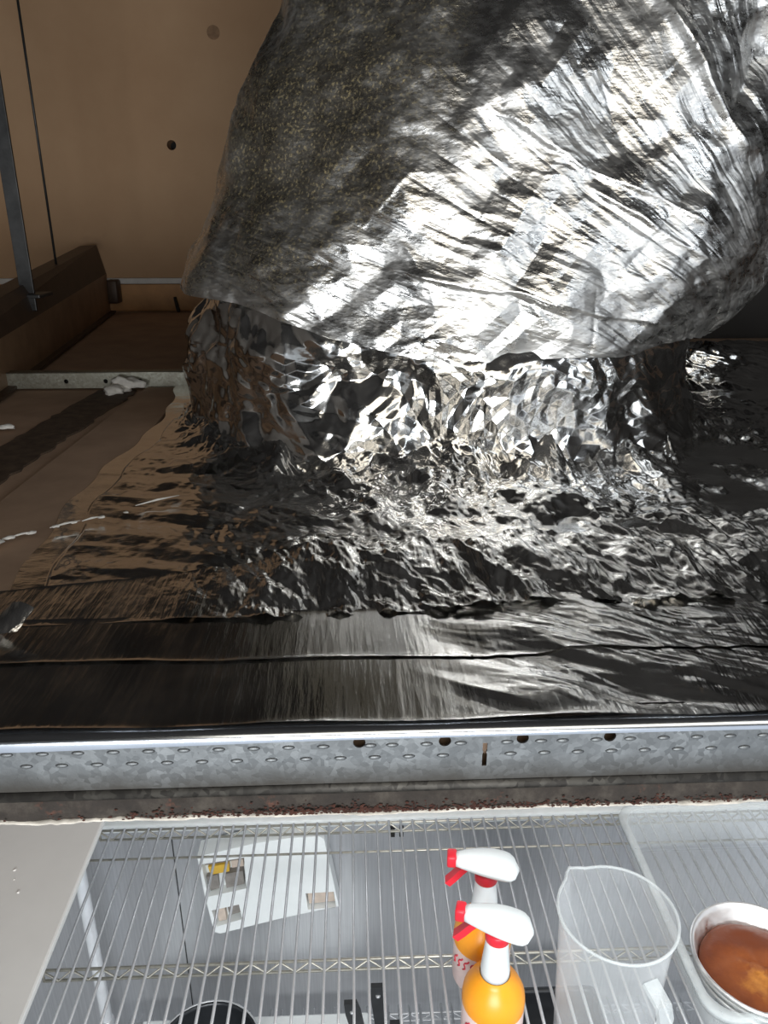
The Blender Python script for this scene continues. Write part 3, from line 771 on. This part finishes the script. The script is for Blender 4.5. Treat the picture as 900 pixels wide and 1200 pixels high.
# spray bottles
def spray(loc, rz, label, print_dir):
    t = thing('spray_bottle', (0, 0, 0), label, 'bottle', 'spray bottles on the wire shelf')
    b = MB().lathe([(.042, 0), (.0465, .005), (.0465, .080), (.0455, .086)], (0, 0, 0), 32, True).build('body', M['pink_label'], t)
    for k in range(5):
        a0 = print_dir-.6+k*.26; pts = [(.0467*math.cos(a0+.06*math.sin(j*1.4)+j*.03), .0467*math.sin(a0+.06*math.sin(j*1.4)+j*.03), .045+.004*j+k*.003) for j in range(7)]
        MB().tube(pts, .0014, 5).build('print_stroke', M['red_print'], b)
    MB().lathe([(.0468, .082), (.0470, .092), (.0455, .104), (.038, .120), (.028, .132), (.0225, .138), (.0225, .140)], (0, 0, 0), 32).build('shoulder', M['orange_plastic'], t)
    MB().lathe([(.0215, .134), (.0215, .150), (.0172, .195), (.0165, .214)], (0, 0, 0), 24, True, True).build('neck', M['sprayer_white'], t)
    MB().lathe([(.0165, .206), (.0180, .208), (.0180, .222), (.0165, .224)], (0, 0, 0), 24, True, True).build('collar', M['red_plastic'], t)
    # head: drop shaped shell, wide and rounded at the back, narrow at the nozzle (points to -x)
    rings = []
    for i in range(15):
        u = i/14; x = -.048+.098*u
        wv = .0115+.0160*math.sin(min(1, u*1.05)*PI*.62); hv = .011+.006*math.sin(u*PI)
        if u > .80: sc_ = math.sqrt(max(0.0, 1-((u-.80)/.202)**2)); wv *= sc_; hv *= sc_
        zc_ = .243-.012*u*u
        rings.append([(x, wv*math.cos(a), zc_+hv*math.sin(a)) for a in [k*2*PI/20 for k in range(20)]])
    MB().rings(rings).build('head', M['sprayer_white'], t)
    MB().lathe([(.0125, .218), (.0135, .240)], (0, 0, 0), 18, True, True).build('head_stem', M['sprayer_white'], t)
    nz = MB().box((-.062, -.0105, .2335), (-.047, .0105, .2545), .003).build('nozzle', M['red_plastic'], t)
    pts = [(-.030, 0, .234), (-.040, 0, .222), (-.050, 0, .208), (-.060, 0, .196)]
    mb = MB()
    rings = [[(p[0]+dx, dy, p[2]+dz) for dx, dy, dz in ((-.004, -.0075, .003), (.004, -.0075, -.003), (.004, .0075, -.003), (-.004, .0075, .003))] for p in pts]
    shade_auto(mb.rings(rings).build('trigger', M['red_plastic'], t), 40)
    t.location = loc; t.rotation_euler = (0, 0, rz)
    return t
spray((.198, .912, SZ+.0030), math.radians(-8), 'spray bottle with orange shoulder standing farther back, partly hidden by the other', -2.2)
spray((.197, .806, SZ+.0030), math.radians(-16), 'front spray bottle with white sprayer head, red collar and orange shoulder', -1.9)

# measuring jug
jg = thing('measuring_jug', (.365, .80, SZ+.0030), 'tall clear plastic measuring jug with a pouring spout on the wire shelf', 'jug')
n = 48; zz = [0, .004, .06, .12, .18, .225, .247, .255]; rr = [.066, .070, .072, .0745, .077, .079, .0805, .083]
def jring(r, z, sp): 
    out = []
    for k in range(n):
        a = k*2*PI/n; dlt = math.atan2(math.sin(a-2.1), math.cos(a-2.1)); e = sp*math.exp(-(dlt/.16)**2)
        out.append((.365+(r+e)*math.cos(a), .80+(r+e)*math.sin(a), SZ+.0030+z))
    return out
rings = [jring(r, z, .012*max(0, (z-.2)/.055)) for r, z in zip(rr, zz)]
inner = [jring(r-.002, max(z, .003), .012*max(0, (z-.2)/.055)) for r, z in zip(rr, zz)][::-1]
MB().rings(rings+inner, True, True).build('body', M['clear_jug'], jg)
MB().tube([p for p in jring(.083, .255, .012)]+[jring(.083, .255, .012)[0]], .0022, 6, False).build('rim', M['clear_edge'], jg)
hx = lambda a, r, z: (.365+r*math.cos(a), .80+r*math.sin(a), SZ+z)
hp = [hx(-1.25, .078, .215), hx(-1.25, .108, .205), hx(-1.25, .114, .190), hx(-1.25, .108, .10), hx(-1.25, .074, .075)]
mb = MB()
tv = Vector((-math.sin(-1.25), math.cos(-1.25), 0)); 
rings = []
for i, p in enumerate(hp):
    dd = (Vector(hp[min(i+1, 4)])-Vector(hp[max(i-1, 0)])).normalized(); nn = dd.cross(tv)
    rings.append([Vector(p)+tv*a*.011+nn*b*.004 for a, b in ((-1, -1), (1, -1), (1, 1), (-1, 1))])
shade_auto(mb.rings(rings).build('handle', M['clear_edge'], jg), 30)

# clear tub
tb = thing('clear_tub', (.78, .97, SZ+.0030), 'large clear frosted plastic food tub on the right of the wire shelf', 'tub')
def rrect(x0, y0, x1, y1, r, z, n=6):
    out = []
    for cx, cy, a0 in ((x1-r, y1-r, 0), (x0+r, y1-r, PI/2), (x0+r, y0+r, PI), (x1-r, y0+r, 1.5*PI)):
        for k in range(n+1): a = a0+k*PI/2/n; out.append((cx+r*math.cos(a), cy+r*math.sin(a), z))
    return out
zb = SZ+.0032
def tubr(g, z): return rrect(.503+g, .748+g, 1.04-g, 1.19-g, .045, z)
MB().rings([tubr(.030, zb), tubr(.026, zb+.01), tubr(.010, -.785), tubr(.010, -.783), tubr(.0125, -.783), tubr(.0125, -.785), tubr(.0285, zb+.012)], False, False).build('body', M['clear_tub'], tb)
MB().rings([tubr(.030, zb), tubr(.030, zb+.002)], True, True).build('base', M['clear_jug'], tb, False)
MB().rings([tubr(.010, -.784), tubr(.0, -.784), tubr(-.002, -.790), tubr(0, -.7805), tubr(.010, -.7800), tubr(.012, -.783)], False, False).build('rim', M['clear_edge'], tb)

# nested foil pans with a baked pie
PX, PY = .622, .845
def pan(z, tx, label, filled=False):
    t = thing('foil_pan', (PX+tx, PY+tx*.4, z), label, 'pan', 'nested round foil pans')
    prof = [(.074, 0), (.078, .003), (.096, .058), (.1005, .060), (.1035, .063), (.1015, .067), (.098, .066)]
    mb = MB(); n = 72
    def ring(r, zz, fl): return [(PX+tx+(r+fl*.0012*math.sin(k*PI/1.0))*math.cos(k*2*PI/n), PY+tx*.4+(r+fl*(.0011 if k % 2 else -.0011))*math.sin(k*2*PI/n), z+zz) for k in range(n)]
    mb.rings([ring(r, zz, 1 if 0 < i < 3 else 0) for i, (r, zz) in enumerate(prof)]+[ring(.0945, .058, 1), ring(.077, .004, 1), ring(.073, .0012, 0)], True, True)
    mb.build('shell', M['pan_foil'], t)
    return t
z0 = zb+.0035
pan(z0, .010, 'lowest foil pan of the nested stack in the clear tub')
pan(z0+.016, .006, 'middle foil pan of the nested stack in the clear tub')
pan(z0+.032, .0, 'top foil pan of the nested stack, holding the browned pie')
cz = z0+.032
ck = thing('baked_pie', (PX, PY, cz+.004), 'dark golden browned pie with a yellow centre in the top foil pan', 'pie')
rings = []
for i, (r, z) in enumerate([(.0745, .002), (.086, .030), (.084, .037), (.077, .0405), (.062, .0415), (.045, .0405), (.028, .0410), (.012, .0405)]):
    rings.append([(PX+r*math.cos(k*2*PI/40), PY+r*math.sin(k*2*PI/40), cz+z+(.0018*math.sin(k*.9+i*1.7) if i > 1 else 0)) for k in range(40)])
MB().rings(rings, True, True).build('filling', M['cake'], ck)

# white wall box with open compartments
F_ = lambda p: p
def pix(px, py, y):      # a point on the wall, read off the photograph, at the wall's own depth
    f = 900.; pt = math.radians(21); yw = math.radians(2.37)
    fw = Vector((math.sin(yw)*math.cos(pt), math.cos(yw)*math.cos(pt), -math.sin(pt))); rt = Vector((math.cos(yw), -math.sin(yw), 0)); up = rt.cross(fw)
    d = fw+rt*((px-450)/f)-up*((py-600)/f); k = y/d.y
    p = Vector((0, 0, .3))+d*k; return (p.x, p.z)
BY = KW-.05
out = [pix(*p, BY) for p in ((231, 1004), (300, 988), (340, 982), (374, 980), (380, 984), (390, 1030), (397, 1062), (330, 1076), (258, 1094), (251, 1092), (240, 1050))]
h1 = [pix(*p, BY) for p in ((236, 1013), (286, 1005), (289, 1041), (244, 1051))]
hB = [pix(*p, BY) for p in ((248, 1067), (280, 1060), (284, 1077), (254, 1086))]
hC = [pix(*p, BY) for p in ((358, 1047), (391, 1045), (394, 1063), (361, 1066))]
bx = thing('wall_box', (sum(p[0] for p in out)/len(out), BY+.02, min(p[1] for p in out)), 'white plastic wall box with open compartments behind the wire shelf', 'wall box')
plate('front_plate', out, [h1, hB, hC], lambda a, b: (a, BY, b), (0, 1, 0), .024, M['white_plastic'], bx)
plate('back_plate', out, [], lambda a, b: (a, BY+.024, b), (0, 1, 0), .022, M['white_plastic'], bx)
def item(pxs, dep, m, name):
    p = [pix(*q, BY) for q in pxs]
    plate(name, p, [], lambda a, b: (a, BY+.024-dep, b), (0, 1, 0), dep, M[m], bx)
item(((238, 1014), (285, 1006.5), (286, 1012), (239, 1020)), .010, 'grey_part', 'terminal_row')
item(((243, 1020), (267, 1016), (268, 1025), (246, 1029)), .015, 'yellow_part', 'yellow_block')
item(((270, 1014), (284, 1012), (285, 1020), (271, 1022)), .012, 'beige_part', 'brown_block')
item(((241, 1033), (254, 1030), (256, 1046), (246, 1049)), .012, 'grey_part', 'grey_block')
item(((262, 1028), (284, 1024), (286, 1039), (265, 1044)), .016, 'grey_part', 'grey_block')
item(((252, 1069), (262, 1066), (265, 1082), (256, 1084)), .014, 'beige_part', 'beige_block')
item(((265, 1066), (279, 1062), (281, 1075), (268, 1079)), .010, 'grey_part', 'grey_block')
item(((360, 1051), (390, 1049), (392.5, 1061), (362, 1064)), .012, 'beige_part', 'cover_block')

wbd = thing('white_board', (-.24, 1.16, LZ+.0030), 'white plastic cutting board lying on the lower wire shelf under the saucepan', 'board')
MB().box((-.50, .95, LZ+.0030), (.015, 1.245, LZ+.0145), .004).build('slab', M['white_plastic'], wbd, False)
MB().box((-.47, .965, LZ+.0140), (-.42, .975, LZ+.0150), .0004).build('grip_slot', M['grey_part'], wbd, False)
# things on the lower shelf, seen through the wires
pt_ = thing('saucepan', (-.31, 1.06, LZ+.015), 'black saucepan with a bright rim on the lower wire shelf', 'saucepan')
pc = (-.31, 1.06, LZ+.015)
MB().lathe([(.085, 0), (.098, .006), (.104, .150), (.107, .158), (.1045, .160), (.101, .150), (.095, .008), (.0, .006)], pc, 40, True).build('body', M['black_pan'], pt_)
MB().tube([(pc[0]+.1065*math.cos(k*PI/20), pc[1]+.1065*math.sin(k*PI/20), pc[2]+.159) for k in range(41)], .0022, 6, False).build('rim', M['chrome'], pt_)
MB().tube([(pc[0]+.02, pc[1]-.10, pc[2]+.13), (pc[0]+.03, pc[1]-.2, pc[2]+.15), (pc[0]+.035, pc[1]-.26, pc[2]+.155)], [.008, .011, .010], 10).build('handle', M['black_plastic'], pt_)
def utensil(x, y, lean, label, hgt=.24):
    t = thing('kitchen_tool', (x, y, LZ+.0030), label, 'utensil', 'black handled tools on the lower shelf')
    b = Vector((x, y, LZ+.004)); tp = b+Vector((lean[0], lean[1], hgt))
    d = (tp-b)
    MB().tube([b, b+d*.42], .004, 8).build('shaft', M['chrome'], t)
    p0 = b+d*.40; p1 = tp; s_ = Vector((.014, 0, 0)); q_ = Vector((0, .006, 0))
    rings = [[c+s_*k*a+q_*k*bb for a, bb in ((-1, -1), (1, -1), (1, 1), (-1, 1))] for c, k in ((p0, .7), (p0+(p1-p0)*.3, .95), (p0+(p1-p0)*.8, 1.1), (p1, .9))]
    shade_auto(MB().rings(rings).build('grip', M['black_plastic'], t), 50)
    o = p1-(p1-p0)*.14
    MB().lathe([(.0, -.002), (.005, -.002), (.005, .002), (.0, .002)], (o.x, o.y-.006, o.z), 10).build('hang_ring', M['chrome'], t)
utensil(.022, 1.10, (-.045, 0), 'black handled tool leaning left on the lower shelf behind the wires')
utensil(.052, 1.115, (-.02, 0), 'taller upright black handled tool beside the leaning one on lower shelf', .265)
utensil(.085, 1.09, (-.015, .0), 'short black handled tool nearest the spray bottles on the lower shelf', .19)
bb = thing('black_bin', (.40, 1.06, LZ+.0030), 'black plastic bin on the lower shelf beneath the clear jug', 'bin')
def binr(g, z): return rrect(.255+g, .93+g, .50-g, 1.16-g, .02, LZ+.0030+z)
MB().rings([binr(.012, 0), binr(.0, .17), binr(-.004, .172), binr(-.004, .178), binr(.004, .178), binr(.006, .17), binr(.016, .006)], True, True).build('body', M['black_plastic'], bb)
MB().rings([binr(-.008, .166), binr(-.008, .172), binr(-.004, .174), binr(-.003, .166)], False, False).build('rim_band', M['black_pan'], bb)
b2 = thing('black_bottle', (.165, .985, LZ+.0030), 'black bottle on the lower shelf left of the front spray bottle', 'bottle')
MB().lathe([(.030, 0), (.034, .004), (.034, .17), (.030, .19), (.014, .205), (.014, .225)], (.165, .985, LZ+.0030), 24, True, True).build('body', M['black_plastic'], b2)
MB().lathe([(.016, .222), (.016, .245), (.014, .247)], (.165, .985, LZ+.0030), 20, True, True).build('cap', M['black_pan'], b2)
